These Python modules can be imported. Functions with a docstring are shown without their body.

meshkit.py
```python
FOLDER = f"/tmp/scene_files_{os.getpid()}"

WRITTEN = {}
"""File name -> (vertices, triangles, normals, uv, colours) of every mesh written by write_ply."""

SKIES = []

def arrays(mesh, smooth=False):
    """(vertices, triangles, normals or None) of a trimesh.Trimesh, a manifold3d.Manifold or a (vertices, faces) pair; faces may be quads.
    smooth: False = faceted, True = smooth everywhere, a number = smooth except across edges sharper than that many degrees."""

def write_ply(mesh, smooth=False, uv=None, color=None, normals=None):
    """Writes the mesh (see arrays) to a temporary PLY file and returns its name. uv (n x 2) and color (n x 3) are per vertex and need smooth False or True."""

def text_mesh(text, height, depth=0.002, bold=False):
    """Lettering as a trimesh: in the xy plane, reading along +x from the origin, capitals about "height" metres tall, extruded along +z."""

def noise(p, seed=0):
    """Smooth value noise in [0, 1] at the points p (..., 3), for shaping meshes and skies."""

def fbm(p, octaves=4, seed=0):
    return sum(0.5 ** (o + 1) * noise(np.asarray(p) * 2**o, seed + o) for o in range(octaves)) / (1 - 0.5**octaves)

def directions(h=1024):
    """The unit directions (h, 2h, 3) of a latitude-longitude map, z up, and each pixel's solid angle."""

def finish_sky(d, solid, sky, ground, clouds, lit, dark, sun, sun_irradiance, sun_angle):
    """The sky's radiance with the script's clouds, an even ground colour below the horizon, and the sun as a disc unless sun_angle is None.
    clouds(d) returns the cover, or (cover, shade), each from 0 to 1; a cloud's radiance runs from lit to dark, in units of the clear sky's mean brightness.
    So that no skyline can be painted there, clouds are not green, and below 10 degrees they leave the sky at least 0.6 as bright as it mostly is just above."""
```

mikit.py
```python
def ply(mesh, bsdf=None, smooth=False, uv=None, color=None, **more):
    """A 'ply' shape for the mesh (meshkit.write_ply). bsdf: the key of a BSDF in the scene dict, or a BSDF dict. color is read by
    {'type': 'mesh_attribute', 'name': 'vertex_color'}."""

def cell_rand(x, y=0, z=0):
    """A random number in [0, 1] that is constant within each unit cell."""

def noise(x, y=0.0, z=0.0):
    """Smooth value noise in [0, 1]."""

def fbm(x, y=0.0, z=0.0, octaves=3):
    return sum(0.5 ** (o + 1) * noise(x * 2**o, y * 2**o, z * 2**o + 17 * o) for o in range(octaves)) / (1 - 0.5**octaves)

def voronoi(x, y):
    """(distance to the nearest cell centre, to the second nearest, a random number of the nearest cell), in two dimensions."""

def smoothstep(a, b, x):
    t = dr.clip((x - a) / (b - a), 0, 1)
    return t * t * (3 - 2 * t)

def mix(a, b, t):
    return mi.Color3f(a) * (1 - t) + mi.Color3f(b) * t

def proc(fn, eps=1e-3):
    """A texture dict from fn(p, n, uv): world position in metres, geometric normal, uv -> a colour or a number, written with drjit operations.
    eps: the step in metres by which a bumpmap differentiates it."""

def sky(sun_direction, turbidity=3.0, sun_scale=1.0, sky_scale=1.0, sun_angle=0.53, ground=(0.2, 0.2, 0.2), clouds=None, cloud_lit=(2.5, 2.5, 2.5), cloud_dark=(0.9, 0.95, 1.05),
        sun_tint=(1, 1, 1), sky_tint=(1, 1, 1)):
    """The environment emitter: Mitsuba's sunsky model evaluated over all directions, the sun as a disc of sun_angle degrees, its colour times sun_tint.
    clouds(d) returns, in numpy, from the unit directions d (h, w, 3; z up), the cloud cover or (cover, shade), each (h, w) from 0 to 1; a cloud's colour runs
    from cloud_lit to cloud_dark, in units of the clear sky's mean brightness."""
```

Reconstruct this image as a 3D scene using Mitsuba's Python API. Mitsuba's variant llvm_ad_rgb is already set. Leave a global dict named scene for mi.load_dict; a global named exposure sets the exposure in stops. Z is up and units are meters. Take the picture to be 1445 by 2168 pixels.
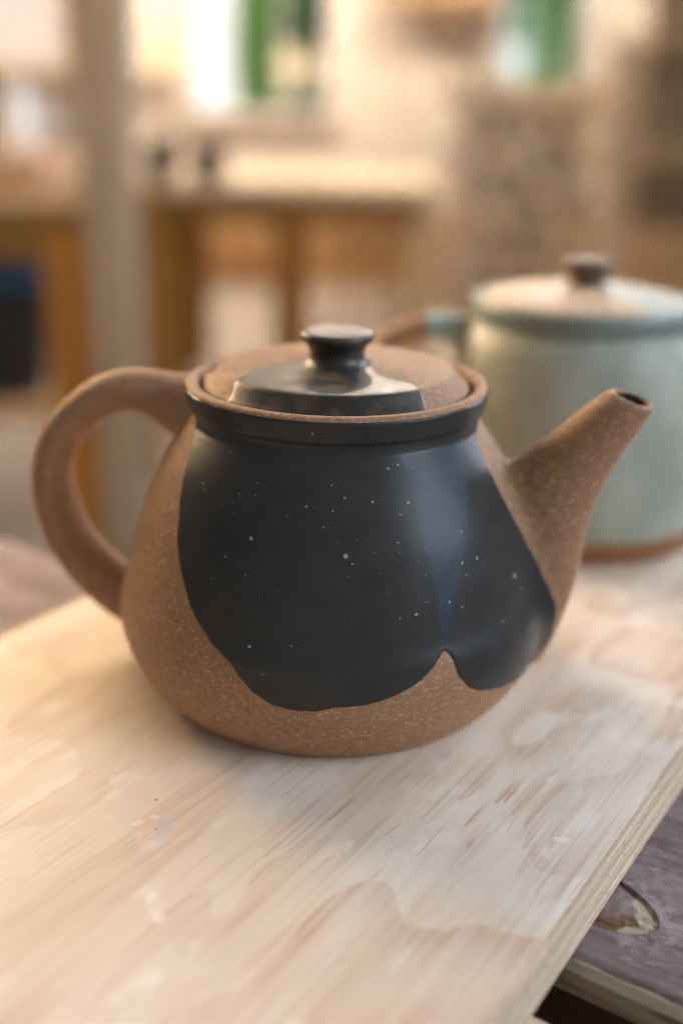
import math
import numpy as np, trimesh, shapely
from scipy.interpolate import PchipInterpolator, CubicSpline
import drjit as dr
import mitsuba as mi
import mikit, meshkit
from mikit import noise, fbm, smoothstep, mix, voronoi

T = mi.ScalarTransform4f
scene, labels = {}, {}
rng = np.random.default_rng(7)

# ---------------------------------------------------------------- camera, light, exposure
exposure = 0.33
PITCH, ROLL = math.radians(20.7), math.radians(1.2)
EYE = np.array([0.0026, -0.3743, 0.2045])
FWD = np.array([0.0, math.cos(PITCH), -math.sin(PITCH)])
UP0 = np.cross([1.0, 0, 0], FWD)
UP = -math.sin(ROLL) * np.array([1.0, 0, 0]) + math.cos(ROLL) * UP0
scene['camera'] = {
    'type': 'thinlens', 'fov': math.degrees(2 * math.atan(722.5 / 2350)), 'fov_axis': 'x',
    'to_world': T().look_at(origin=EYE.tolist(), target=(EYE + FWD).tolist(), up=UP.tolist()),
    'aperture_radius': 0.0066, 'focus_distance': 0.332, 'near_clip': 0.01, 'far_clip': 100.0}
# daylight and lamplight thrown back by the pale walls and ceiling of the workshop
scene['room_light'] = {'type': 'constant', 'radiance': {'type': 'rgb', 'value': [0.19, 0.182, 0.172]}}
LAMP = np.array([-0.53, 0.55, 0.42])          # warm lamp, left and a little behind the pot
LAMP_RGB = [15.5, 10.6, 5.9]
BACK_LAMPS = [(-1.15, 4.7, 1.90), (0.95, 4.3, 1.75), (-1.7, 2.7, 1.6), (0.25, 5.05, 2.45)]
BACK_RGB = [156.0, 135.0, 116.0]
PANE_RGB = [5.3, 6.0, 7.0]                    # daylight in the two windows on the right
SKY_RGB = [0.76, 0.82, 0.88]

# ---------------------------------------------------------------- helpers
def bsdf(key, d, two=True):
    scene[key] = {'type': 'twosided', 'b': d} if two else d
    return key

def rgb(*c):
    return {'type': 'rgb', 'value': list(c)}

def prin(color, rough=0.6, spec=0.4, **kw):
    return {'type': 'principled', 'base_color': color if isinstance(color, dict) else rgb(*color), 'roughness': rough, 'specular': spec, **kw}

def bump(d, fn, scale=1.0, eps=1e-4):
    return {'type': 'bumpmap', 'arbitrary': mikit.proc(fn, eps), 'scale': scale, 'nested': d}

def put(key, mesh, mat, smooth=False, **kw):
    assert key not in scene, key
    scene[key] = mikit.ply(mesh, mat, smooth, **kw)
    return key

def tag(key, label=None, cat=None, group=None, kind=None):
    d = labels.setdefault(key, {})
    for k, v in (('label', label), ('category', cat), ('group', group), ('kind', kind)):
        if v:
            d[k] = v

used = {}
def num(name):
    n = used.get(name, -1) + 1
    used[name] = n
    return name if n == 0 else f'{name}_{n:03d}'

def box(x0, x1, y0, y1, z0, z1, c=0.004):
    """A box with chamfered edges (hull of its 24 corner points)."""
    c = min(c, 0.3 * min(x1 - x0, y1 - y0, z1 - z0))
    P = []
    for sx, ax in ((1, x0), (-1, x1)):
        for sy, ay in ((1, y0), (-1, y1)):
            for sz, az in ((1, z0), (-1, z1)):
                P += [(ax, ay + sy * c, az + sz * c), (ax + sx * c, ay, az + sz * c), (ax + sx * c, ay + sy * c, az)]
    return trimesh.convex.convex_hull(np.array(P))

def turned(m, az, origin=(0, 0, 0)):
    """Rotates about z by az degrees, then moves to origin."""
    m = m.copy()
    m.apply_transform(trimesh.transformations.rotation_matrix(math.radians(az), [0, 0, 1]))
    m.apply_translation(origin)
    return m

def grid_mesh(P, wrap=False):
    """Quads over an (n, m, 3) array of points; wrap closes the second axis."""
    n, m = P.shape[:2]
    i, j = np.meshgrid(np.arange(n - 1), np.arange(m if wrap else m - 1), indexing='ij')
    j2 = (j + 1) % m
    q = np.stack([i * m + j, i * m + j2, (i + 1) * m + j2, (i + 1) * m + j], -1).reshape(-1, 4)
    f = np.vstack([q[:, [0, 1, 2]], q[:, [0, 2, 3]]])
    return trimesh.Trimesh(P.reshape(-1, 3), f, process=False)

def lathe(prof, n=128, c=(0, 0, 0)):
    """Revolves (r, z) points about z; outer skin listed from the bottom up faces outwards."""
    prof = np.asarray(prof, float)
    a = np.linspace(0, 2 * np.pi, n, endpoint=False)
    P = np.stack([prof[:, :1] * np.cos(a), prof[:, :1] * np.sin(a), np.repeat(prof[:, 1:], n, 1)], -1) + np.asarray(c, float)
    return grid_mesh(P, True)

def fine(prof, step=0.0008):
    """Resamples a polyline profile evenly with rounded corners."""
    prof = np.asarray(prof, float)
    for _ in range(2):
        a, b = prof[:-1], prof[1:]
        prof = np.vstack([prof[:1], np.stack([0.75 * a + 0.25 * b, 0.25 * a + 0.75 * b], 1).reshape(-1, 2), prof[-1:]])
    s = np.r_[0, np.cumsum(np.hypot(*np.diff(prof, axis=0).T))]
    t = np.linspace(0, s[-1], max(8, int(s[-1] / step)))
    return np.stack([np.interp(t, s, prof[:, 0]), np.interp(t, s, prof[:, 1])], -1)

def tube(C, R, up, n=40, R2=None, steps=80):
    """A smooth tube through centres C with radii R in its plane and R2 across it; up is the normal of the plane it bends in."""
    C, R = np.asarray(C, float), np.asarray(R, float)
    R2 = R if R2 is None else np.asarray(R2, float)
    s = np.r_[0, np.cumsum(np.linalg.norm(np.diff(C, axis=0), axis=1))]
    t = np.linspace(0, s[-1], steps)
    cc, r1, r2 = CubicSpline(s, C)(t), PchipInterpolator(s, R)(t), PchipInterpolator(s, R2)(t)
    d = CubicSpline(s, C)(t, 1)
    d /= np.linalg.norm(d, axis=1, keepdims=True)
    up = np.asarray(up, float)
    side = np.cross(up, d)
    side /= np.linalg.norm(side, axis=1, keepdims=True)
    a = np.linspace(0, 2 * np.pi, n, endpoint=False)
    P = cc[:, None] + r1[:, None, None] * np.cos(a)[None, :, None] * side[:, None] + r2[:, None, None] * np.sin(a)[None, :, None] * up
    return P

# ---------------------------------------------------------------- geometry of the pot
SPOUT_AZ = math.radians(-12.0)
OUT = np.array([                                                   # outer skin (r, z) from the foot up to the lip
    (0.0610, 0.0000), (0.0628, 0.0008), (0.0652, 0.0032), (0.0690, 0.0075), (0.0721, 0.0120), (0.0749, 0.0185), (0.0769, 0.0265), (0.0771, 0.0310), (0.0764, 0.0375), (0.0739, 0.0450),
    (0.0718, 0.0535), (0.0694, 0.0620), (0.0662, 0.0715), (0.0623, 0.0800), (0.0583, 0.0872), (0.0540, 0.0935), (0.0512, 0.0975), (0.0497, 0.1000), (0.0494, 0.1022),
    (0.0498, 0.1036), (0.0507, 0.1046), (0.0511, 0.1060), (0.0515, 0.1085), (0.0518, 0.1110), (0.0514, 0.1122)])
_sz = PchipInterpolator(OUT[:, 1], OUT[:, 0])
EX, EZ = np.array([math.cos(SPOUT_AZ), math.sin(SPOUT_AZ), 0.0]), np.array([0, 0, 1.0])
EY = np.cross(EZ, EX)
# centre line of the spout (out from the axis, up), half thickness in its plane and across it
SP = np.array([(0.0545, 0.0285, 0.0262, 0.0105), (0.0662, 0.0560, 0.0224, 0.0122), (0.0740, 0.0755, 0.0172, 0.0122), (0.0836, 0.0913, 0.0122, 0.0108), (0.0912, 0.1020, 0.0098, 0.0093), (0.0962, 0.1085, 0.0084, 0.0083), (0.0996, 0.1134, 0.0075, 0.0074), (0.1030, 0.1184, 0.0070, 0.0069)])
_st = np.r_[0, np.cumsum(np.hypot(*np.diff(SP[:, :2], axis=0).T))]
_ss = np.linspace(0, _st[-1], 90)
SPC = np.stack([CubicSpline(_st, SP[:, 0])(_ss), CubicSpline(_st, SP[:, 1])(_ss), PchipInterpolator(_st, SP[:, 2])(_ss), PchipInterpolator(_st, SP[:, 3])(_ss)], -1)
TIP, CUT = np.array([0.0996, 0.1134]), np.array([0.29, 0.957])

def smin(a, b, k):
    h = np.clip(0.5 + 0.5 * (b - a) / k, 0, 1)
    return b + h * (a - b) - k * h * (1 - h)

def f_spout(a, b, z, shrink=0.0):
    """Signed distance (nearly) to the spout; a out from the axis in its plane, b across it."""
    from scipy.spatial import cKDTree
    p = np.stack([a.ravel(), z.ravel()], -1)
    i = cKDTree(SPC[:, :2]).query(p)[1]
    t = np.gradient(SPC[:, :2], axis=0); t /= np.linalg.norm(t, axis=1, keepdims=True)
    d = p - SPC[i, :2]
    n = d[:, 0] * t[i, 1] - d[:, 1] * t[i, 0]
    along = np.maximum(np.abs((d * t[i]).sum(1)) - 0.0006, 0) * ((i == 0) | (i == 89))
    R, W = SPC[i, 2] - shrink, SPC[i, 3] - shrink
    q = np.sqrt((n / R) ** 2 + (b.ravel() / W) ** 2)
    g = np.sqrt((n / R ** 2) ** 2 + (b.ravel() / W ** 2) ** 2) / np.maximum(q, 1e-6)
    return ((q - 1) / np.maximum(g, 1 / np.maximum(R, W)) + along).reshape(a.shape)

def f_pot(x, y, z, inset=0.0):
    """Thrown profile and spout, smoothly joined."""
    a, b = x * EX[0] + y * EX[1], x * EY[0] + y * EY[1]
    zc = np.clip(z, 0, 0.1122)
    slope = np.sqrt(1 + np.clip(_sz(zc, 1), -1.5, 1.5) ** 2)
    body = (np.hypot(x, y) - _sz(zc)) / slope + inset
    body = np.maximum(body, z - 0.1040)
    return smin(body, f_spout(a, b, z), 0.0085)

# outer skin r(azimuth, z) of the two together, below the crotch of the spout, solved once on a grid
_TH, _TZ = np.radians(np.linspace(-75, 55, 261)), np.linspace(0.004, 0.1122, 260)
_A, _B = np.meshgrid(_TH, _TZ, indexing='ij')
_lo, _hi = _sz(_B) - 0.002, _sz(_B) + 0.0005
for _k in range(60):                                # walk out to the first way out of the clay
    _in = f_pot(_hi * np.cos(_A), _hi * np.sin(_A), _B) < 0
    _lo, _hi = np.where(_in, _hi, _lo), np.where(_in, _hi + 0.0005, _hi)
for _k in range(14):
    _m = 0.5 * (_lo + _hi)
    _in = f_pot(_m * np.cos(_A), _m * np.sin(_A), _B) < 0
    _lo, _hi = np.where(_in, _m, _lo), np.where(_in, _hi, _m)
_top = np.clip((0.0985 - _B) / 0.006, 0, 1)
_extra = np.clip(_lo - _sz(_B), 0, 0.03) * _top
from scipy.interpolate import RegularGridInterpolator
_rx = RegularGridInterpolator((_TH, _TZ), _extra, bounds_error=False, fill_value=0.0)

def r_body(th, z):
    th, z = np.broadcast_arrays(np.asarray(th, float), np.asarray(z, float))
    d = (th + np.pi) % (2 * np.pi) - np.pi
    return _sz(z) + _rx(np.stack([d, z], -1))
#@@ END GEO

# ---------------------------------------------------------------- materials
def clay_color(p, n, uv):
    x, y, z = p.x, p.y, p.z
    a = fbm(x * 620, y * 620, z * 620, 2)
    b = noise(x * 1150, y * 1150, z * 1150)
    c = noise(x * 1200 + 40, y * 1200, z * 1200 + 9)
    big = fbm(x * 26 + 3, y * 26, z * 26, 3)
    col = mix((0.275, 0.154, 0.085), (0.324, 0.188, 0.106), big)
    col = mix(col, (0.218, 0.121, 0.070), 0.55 * smoothstep(0.48, 0.72, a))
    col = mix(col, (0.444, 0.287, 0.179), 0.8 * smoothstep(0.62, 0.80, b))
    return mix(col, (0.123, 0.072, 0.044), 0.5 * smoothstep(0.76, 0.90, c))

def clay_bump(p, n, uv):
    return 0.00007 * fbm(p.x * 700, p.y * 700, p.z * 700, 3) + 0.00010 * noise(p.z * 430, 2.5) + 0.00006 * fbm(p.x * 120, p.y * 120, p.z * 900, 2)

bsdf('clay', bump(prin(mikit.proc(clay_color), 0.62, 0.25), clay_bump))

def glaze_color(p, n, uv):
    a = fbm(p.x * 90, p.y * 90, p.z * 90, 4)
    b = noise(p.x * 900, p.y * 900, p.z * 900)
    c = mix((0.0245, 0.0255, 0.0252), (0.041, 0.0430, 0.0425), a)
    c = mix(c, (0.036, 0.034, 0.030), 0.5 * smoothstep(0.72, 0.9, b))
    # where the two dips of glaze overlap the coat is thicker and bluer: a wedge that starts at the cusp of the lobes
    az = dr.atan2(p.y, p.x) * (180 / math.pi) + 1.2 * (fbm(p.x * 70, p.y * 70, p.z * 70, 2) - 0.5)
    q = p.z - 0.0435
    left, right = -61.6 - 75 * q, -61.2 + 230 * q + 3900 * q * q
    wedge = smoothstep(-0.7, 0.7, az - left) * smoothstep(-0.7, 0.7, right - az) * smoothstep(0.0, 0.004, q) * (1 - smoothstep(0.0990, 0.1005, p.z))
    return mix(c, mix((0.024, 0.039, 0.055), (0.036, 0.054, 0.072), a), 0.95 * wedge)

def glaze_rough(p, n, uv):
    return 0.29 + 0.12 * fbm(p.x * 140, p.y * 140, p.z * 140, 3)

def glaze_bump(p, n, uv):
    return 0.00022 * fbm(p.x * 90, p.y * 90, p.z * 90, 2) + 0.000012 * noise(p.x * 900, p.y * 900, p.z * 900) + 0.00003 * noise(p.z * 520, 1.5)
bsdf('glaze', bump(prin(mikit.proc(glaze_color), mikit.proc(glaze_rough), 0.21), glaze_bump))

def lid_rough(p, n, uv):
    return 0.31 + 0.12 * fbm(p.x * 140, p.y * 140, p.z * 140, 3)
def lid_glaze_color(p, n, uv):
    a = fbm(p.x * 150, p.y * 150, p.z * 150, 4)
    return mix((0.026, 0.023, 0.020), (0.085, 0.058, 0.038), 0.8 * smoothstep(0.46, 0.72, a))
bsdf('glaze_lid', bump(prin(mikit.proc(lid_glaze_color), mikit.proc(lid_rough), 0.42), glaze_bump))
bsdf('speck', prin((0.29, 0.275, 0.28), 0.6, 0.3))

# plywood: u runs along the grain, v across it, w down
GD = np.array([math.sin(math.radians(33.4)), math.cos(math.radians(33.4)), 0.0])
GR = np.array([GD[1], -GD[0], 0.0])
def uvw(p):
    return p.x * GD[0] + p.y * GD[1], p.x * GR[0] + p.y * GR[1], p.z

def seg(u, v, a, b):
    """Distance to a segment on the board (grain coordinates)."""
    bu, bv = b[0] - a[0], b[1] - a[1]
    t = dr.clip(((u - a[0]) * bu + (v - a[1]) * bv) / (bu * bu + bv * bv), 0, 1)
    return dr.sqrt(dr.square(u - a[0] - t * bu) + dr.square(v - a[1] - t * bv))

def ring_field(u, v):
    g = 0.62 * fbm(u * 10 + 2.3, v * 21 + 5.1, 0, 3) + 0.26 * noise(u * 26 + 9, v * 62 + 1) + v * 1.2 + u * 0.8
    return g * 4.0

SMEARS = [((-0.1338, 0.0314), (-0.1355, 0.0354), 0.0022, 0.75), ((-0.1355, 0.0354), (-0.1400, 0.0401), 0.0026, 0.75), ((-0.1447, 0.0471), (-0.1560, 0.0536), 0.0020, 0.65), ((-0.1560, 0.0536), (-0.1669, 0.0500), 0.0030, 0.5),
          ((-0.1140, 0.0071), (-0.1079, 0.0090), 0.0014, 0.6), ((-0.0478, 0.1129), (-0.0468, 0.1151), 0.0011, 0.8), ((-0.0213, 0.0985), (-0.0170, 0.0990), 0.0012, 0.6), ((-0.0513, 0.1110), (-0.0569, 0.1143), 0.0016, 0.55),
          ((-0.0811, 0.0782), (-0.0849, 0.0836), 0.0026, 0.45), ((-0.098, 0.060), (-0.085, 0.064), 0.003, 0.4)]
CRACKS = [((-0.0757, 0.0708), (-0.0601, 0.0722)), ((-0.0789, 0.0831), (-0.0509, 0.0827)), ((-0.0633, 0.0615), (-0.0544, 0.0620)), ((-0.0072, 0.1262), (0.0350, 0.1276)), ((0.0, 0.1090), (0.040, 0.1100))]
# flame shaped patches of open grain: front end (u, v), half width, length, depth of colour
LOBES = [(-0.0550, 0.1045, 0.0105, 0.075, 0.8), (-0.0720, 0.1165, 0.0075, 0.045, 0.7), (-0.0690, 0.0920, 0.0022, 0.016, 1.2), (-0.0815, 0.0955, 0.0026, 0.018, 0.9), (-0.0560, 0.0880, 0.0020, 0.020, 1.3), (-0.0430, 0.0780, 0.0060, 0.050, 0.8),
         (-0.1130, 0.1100, 0.0110, 0.040, 0.6), (-0.0450, 0.0915, 0.0020, 0.022, 1.4), (-0.0755, 0.1215, 0.0026, 0.030, 1.5), (-0.1060, 0.0950, 0.0060, 0.035, 0.6), (-0.0640, 0.0760, 0.0040, 0.045, 0.8), (-0.1010, 0.0470, 0.0060, 0.060, 0.7),
         (-0.0990, 0.0762, 0.0010, 0.010, 1.6), (-0.1300, 0.0180, 0.0080, 0.070, 0.5), (-0.1500, 0.0780, 0.0100, 0.050, 0.5)]
def lobe(u, v, u0, v0, w, ln):
    t = (u - u0) / ln
    half = w * dr.sqrt(dr.clip(t * ln / w * 0.9, 0, 1)) * (1 - 0.35 * dr.clip(t, 0, 1))
    return smoothstep(-0.0003, 0.0007, half - dr.abs(v - v0)) * (1 - smoothstep(0.25, 1.0, t)) * smoothstep(0.0, 0.02, t)

def mix1(a, b, t):
    return a + (b - a) * t

def grain(u, v):
    """Rings of the peeled veneer (slow bands with one sharp side) and the open grain patches: (strength 0..1, warm 0..1)."""
    s = ring_field(u, v)
    s = s - dr.floor(s)
    late = mix1(0.42, 0.95, smoothstep(0.035, 0.085, v)) * smoothstep(0.0, 0.05, s) * (1 - smoothstep(0.12, 0.72, s))
    wu = u + 0.010 * (noise(u * 70, v * 420) - 0.5) + 0.007 * (noise(3.0, v * 1400) - 0.5)
    wv = v + 0.0050 * (fbm(u * 45 + 2, v * 130, 0, 2) - 0.5)
    fr = 0.35 + 0.65 * smoothstep(0.25, 0.7, noise(u * 34 + 11, v * 900))
    for u0, v0, w, ln, k in LOBES:
        late = dr.maximum(late, k * fr * lobe(wu, wv, u0, v0, w, ln))
    return dr.minimum(late, 1.0), dr.clip(late - 0.85, 0, 1)

def board_color(p, n, uv):
    u, v, w = uvw(p)
    late, hot = grain(u, v)
    fib = noise(u * 42, v * 1700)
    fib2 = noise(u * 26 + 7, v * 700 + 3)
    cloud = fbm(u * 12, v * 22 + 4, 0, 3)
    early = mix((0.695, 0.600, 0.495), (0.645, 0.540, 0.435), cloud)
    early = mix(early, (0.60, 0.465, 0.365), 0.45 * smoothstep(0.5, 0.8, fib2) * smoothstep(0.35, 0.65, fbm(u * 9 + 1, v * 40, 0, 2)))
    tan = mix((0.535, 0.385, 0.295), (0.470, 0.320, 0.220), smoothstep(0.45, 0.75, fbm(u * 20 + 5, v * 60, 0, 2)))
    tan = mix(tan, (0.50, 0.30, 0.155), hot * 2.0)
    col = mix(early, tan, late * (0.48 + 0.52 * smoothstep(0.30, 0.75, 0.6 * fib + 0.4 * fib2)))
    col = mix(col, (0.36, 0.225, 0.140), 0.85 * late * smoothstep(0.66, 0.86, 0.5 * fib + 0.5 * fib2) * smoothstep(0.40, 0.65, fbm(u * 15, v * 40 + 8, 0, 2)))
    wash = smoothstep(0.50, 0.70, fbm(u * 16 + 30, v * 34 + 2, 0, 4))
    col = mix(col, (0.76, 0.71, 0.65), 0.28 * wash)
    pores = smoothstep(0.66, 0.84, noise(u * 30 + 5, v * 2400)) * smoothstep(0.30, 0.60, fbm(u * 22 + 9, v * 60, 0, 2))
    col = mix(col, (0.46, 0.32, 0.22), 0.32 * pores)
    col = mix(col, (0.80, 0.76, 0.71), 0.35 * smoothstep(0.62, 0.80, fbm(u * 60 + 3, v * 110, 0, 3)))
    j = 0.0016 * (noise(u * 300, v * 500) - 0.5)
    js = 0.0042 * (fbm(u * 210, v * 260, 4.0, 3) - 0.5)
    worn = smoothstep(0.25, 0.6, fbm(u * 190 + 8, v * 420, 1.0, 3))
    for a, b, r, k in SMEARS:
        col = mix(col, (0.80, 0.77, 0.71), 0.9 * k * worn * (1 - smoothstep(0.1 * r, 1.15 * r, seg(u, v, a, b) + js)))
    for a, b in CRACKS:
        col = mix(col, (0.34, 0.22, 0.14), 0.45 * (1 - smoothstep(0.00008, 0.00035, seg(u, v, a, b) + 0.3 * j + 0.0003 * noise(u * 120, 3.0))))
    dot = dr.minimum(seg(u, v, (-0.1015, 0.0040), (-0.1014, 0.0040)), seg(u, v, (-0.1122, 0.0139), (-0.1121, 0.0139)))
    col = mix(col, (0.16, 0.10, 0.07), 0.8 * (1 - smoothstep(0.0003, 0.0006, dot)))
    grey = seg(u, v, (-0.1149, 0.0174), (-0.1087, 0.0145))
    return mix(col, (0.52, 0.49, 0.50), 0.6 * (1 - smoothstep(0.0012, 0.0032, grey + j)))

def board_bump(p, n, uv):
    u, v, w = uvw(p)
    late, hot = grain(u, v)
    return late * 0.00016 * noise(u * 42, v * 1700) + 0.00007 * noise(u * 26 + 7, v * 700 + 3)
bsdf('plywood_face', bump(prin(mikit.proc(board_color), 0.55, 0.3), board_bump))

def ply_edge(base, dark):
    def fn(p, n, uv):
        u, v, w = uvw(p)
        f = noise(u * 60, w * 3500, v * 60)
        g = noise(u * 900, w * 900, v * 900)
        c = mix(base, dark, 0.8 * smoothstep(0.45, 0.8, f))
        return mix(c, tuple(0.45 * k for k in dark), 0.5 * smoothstep(0.74, 0.88, g))
    return fn
bsdf('ply_long', prin(mikit.proc(ply_edge((0.54, 0.435, 0.32), (0.44, 0.345, 0.245))), 0.65, 0.25))
bsdf('ply_end', prin(mikit.proc(ply_edge((0.46, 0.375, 0.285), (0.36, 0.285, 0.21))), 0.7, 0.2))

# bench plank: grey purple, worn, with a knot
PA = -GR                                        # along the plank, leftwards and back
KNOT = (0.1165, -0.0425)                        # knot centre: along (to the right), across
def knot_dist(a, b):
    return dr.sqrt(dr.square((a - KNOT[0]) / 0.0275) + dr.square((b - KNOT[1] + 0.10 * (a - KNOT[0])) / 0.0125))

def plank_color(p, n, uv):
    b, a, w = uvw(p)                             # a: along the plank, b: across it
    k = knot_dist(a, b)
    warp = 0.004 * dr.exp(-dr.square(k - 1.0))
    f = fbm(a * 14, b * 420 + 900 * warp, w * 300, 3)
    lines = fbm(a * 5, b * 110 + 300 * warp, w * 100, 3)
    dust = 0.55 * fbm(a * 420, b * 480, 1.0, 4) + 0.45 * fbm(a * 70 + 3, b * 120, 2.0, 3)
    col = mix((0.180, 0.125, 0.128), (0.108, 0.070, 0.072), smoothstep(0.35, 0.7, f))
    col = mix(col, (0.085, 0.038, 0.034), 0.7 * smoothstep(0.60, 0.70, lines))
    col = mix(col, (0.27, 0.215, 0.23), 0.55 * smoothstep(0.36, 0.74, dust))
    sc = noise(a * 60 + b * 250, b * 2200 - a * 900)
    col = mix(col, (0.42, 0.38, 0.38), 0.75 * smoothstep(0.78, 0.92, sc) * smoothstep(0.4, 0.6, noise(a * 90, b * 90)))
    inside = 1 - smoothstep(0.96, 1.0, k)
    xa, xb = (a - KNOT[0]) / 0.0275, (b - KNOT[1] + 0.10 * (a - KNOT[0])) / 0.0125
    j = 0.16 * (noise(a * 420, b * 420) - 0.5)
    low = smoothstep(0.25, -0.15, xb + 1.5 * j) * smoothstep(-0.15, 0.25, xa)
    kc = mix((0.165, 0.115, 0.115), (0.120, 0.055, 0.022), 0.9 * low * smoothstep(0.52, 0.70, k + 1.2 * j))
    kc = mix(kc, (0.33, 0.28, 0.27), 0.45 * smoothstep(0.45, 0.75, dust))
    col = mix(col, kc, inside)
    chip = smoothstep(0.80, 0.86, k + j) * (1 - smoothstep(1.0, 1.03, k + 0.4 * j)) * smoothstep(0.66, 0.74, xa + 0.6 * j)
    col = mix(col, (0.40, 0.33, 0.24), 0.85 * chip)
    rim = smoothstep(0.94, 0.975, k + 0.3 * j) * (1 - smoothstep(1.0, 1.03, k + 0.3 * j))
    col = mix(col, (0.09, 0.055, 0.042), 0.5 * rim * (1 - chip))
    halo = smoothstep(1.0, 1.04, k) * (1 - smoothstep(1.15, 1.55, k)) * smoothstep(0.42, 0.62, dust)
    return mix(col, (0.34, 0.30, 0.31), 0.5 * halo)

def plank_bump(p, n, uv):
    b, a, w = uvw(p)
    return 0.0003 * fbm(a * 14, b * 420, w * 300, 3) + 0.00018 * fbm(a * 240, b * 260, 1.0, 3)
bsdf('plank', bump(prin(mikit.proc(plank_color), 0.62, 0.3), plank_bump))

def plank_edge_color(p, n, uv):
    b, a, w = uvw(p)
    f = fbm(a * 18, w * 420, b * 60, 3)
    return mix(mix((0.40, 0.33, 0.26), (0.27, 0.20, 0.14), smoothstep(0.4, 0.65, f)), (0.10, 0.06, 0.035), 0.8 * smoothstep(0.66, 0.74, fbm(a * 25 + 4, w * 260, 2.0, 2)))
bsdf('plank_edge', bump(prin(mikit.proc(plank_edge_color), 0.7, 0.2), plank_bump))

def wood(c0, c1, ax=2, s=1.0):
    """Plain sawn wood whose grain runs along axis ax."""
    def fn(p, n, uv):
        k = [p.x * 70 * s, p.y * 70 * s, p.z * 70 * s]
        k[ax] = k[ax] * 0.05
        return mix(c0, c1, smoothstep(0.3, 0.7, fbm(*k, 3)))
    return mikit.proc(fn)
bsdf('wood_dark', prin(wood((0.085, 0.050, 0.026), (0.05, 0.028, 0.014), 0), 0.6, 0.3))
bsdf('wood_post', prin(wood((0.24, 0.197, 0.145), (0.19, 0.155, 0.112), 2), 0.7, 0.2))
bsdf('wood_orange', prin(wood((0.34, 0.155, 0.026), (0.23, 0.098, 0.014), 2), 0.5, 0.35))
bsdf('wood_brown', prin(wood((0.25, 0.108, 0.015), (0.17, 0.070, 0.009), 0), 0.5, 0.35))
bsdf('wood_bench', prin(wood((0.20, 0.11, 0.030), (0.13, 0.068, 0.018), 0), 0.5, 0.3))
bsdf('wood_tan', prin(wood((0.50, 0.34, 0.20), (0.40, 0.25, 0.135), 0), 0.6, 0.25))
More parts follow.
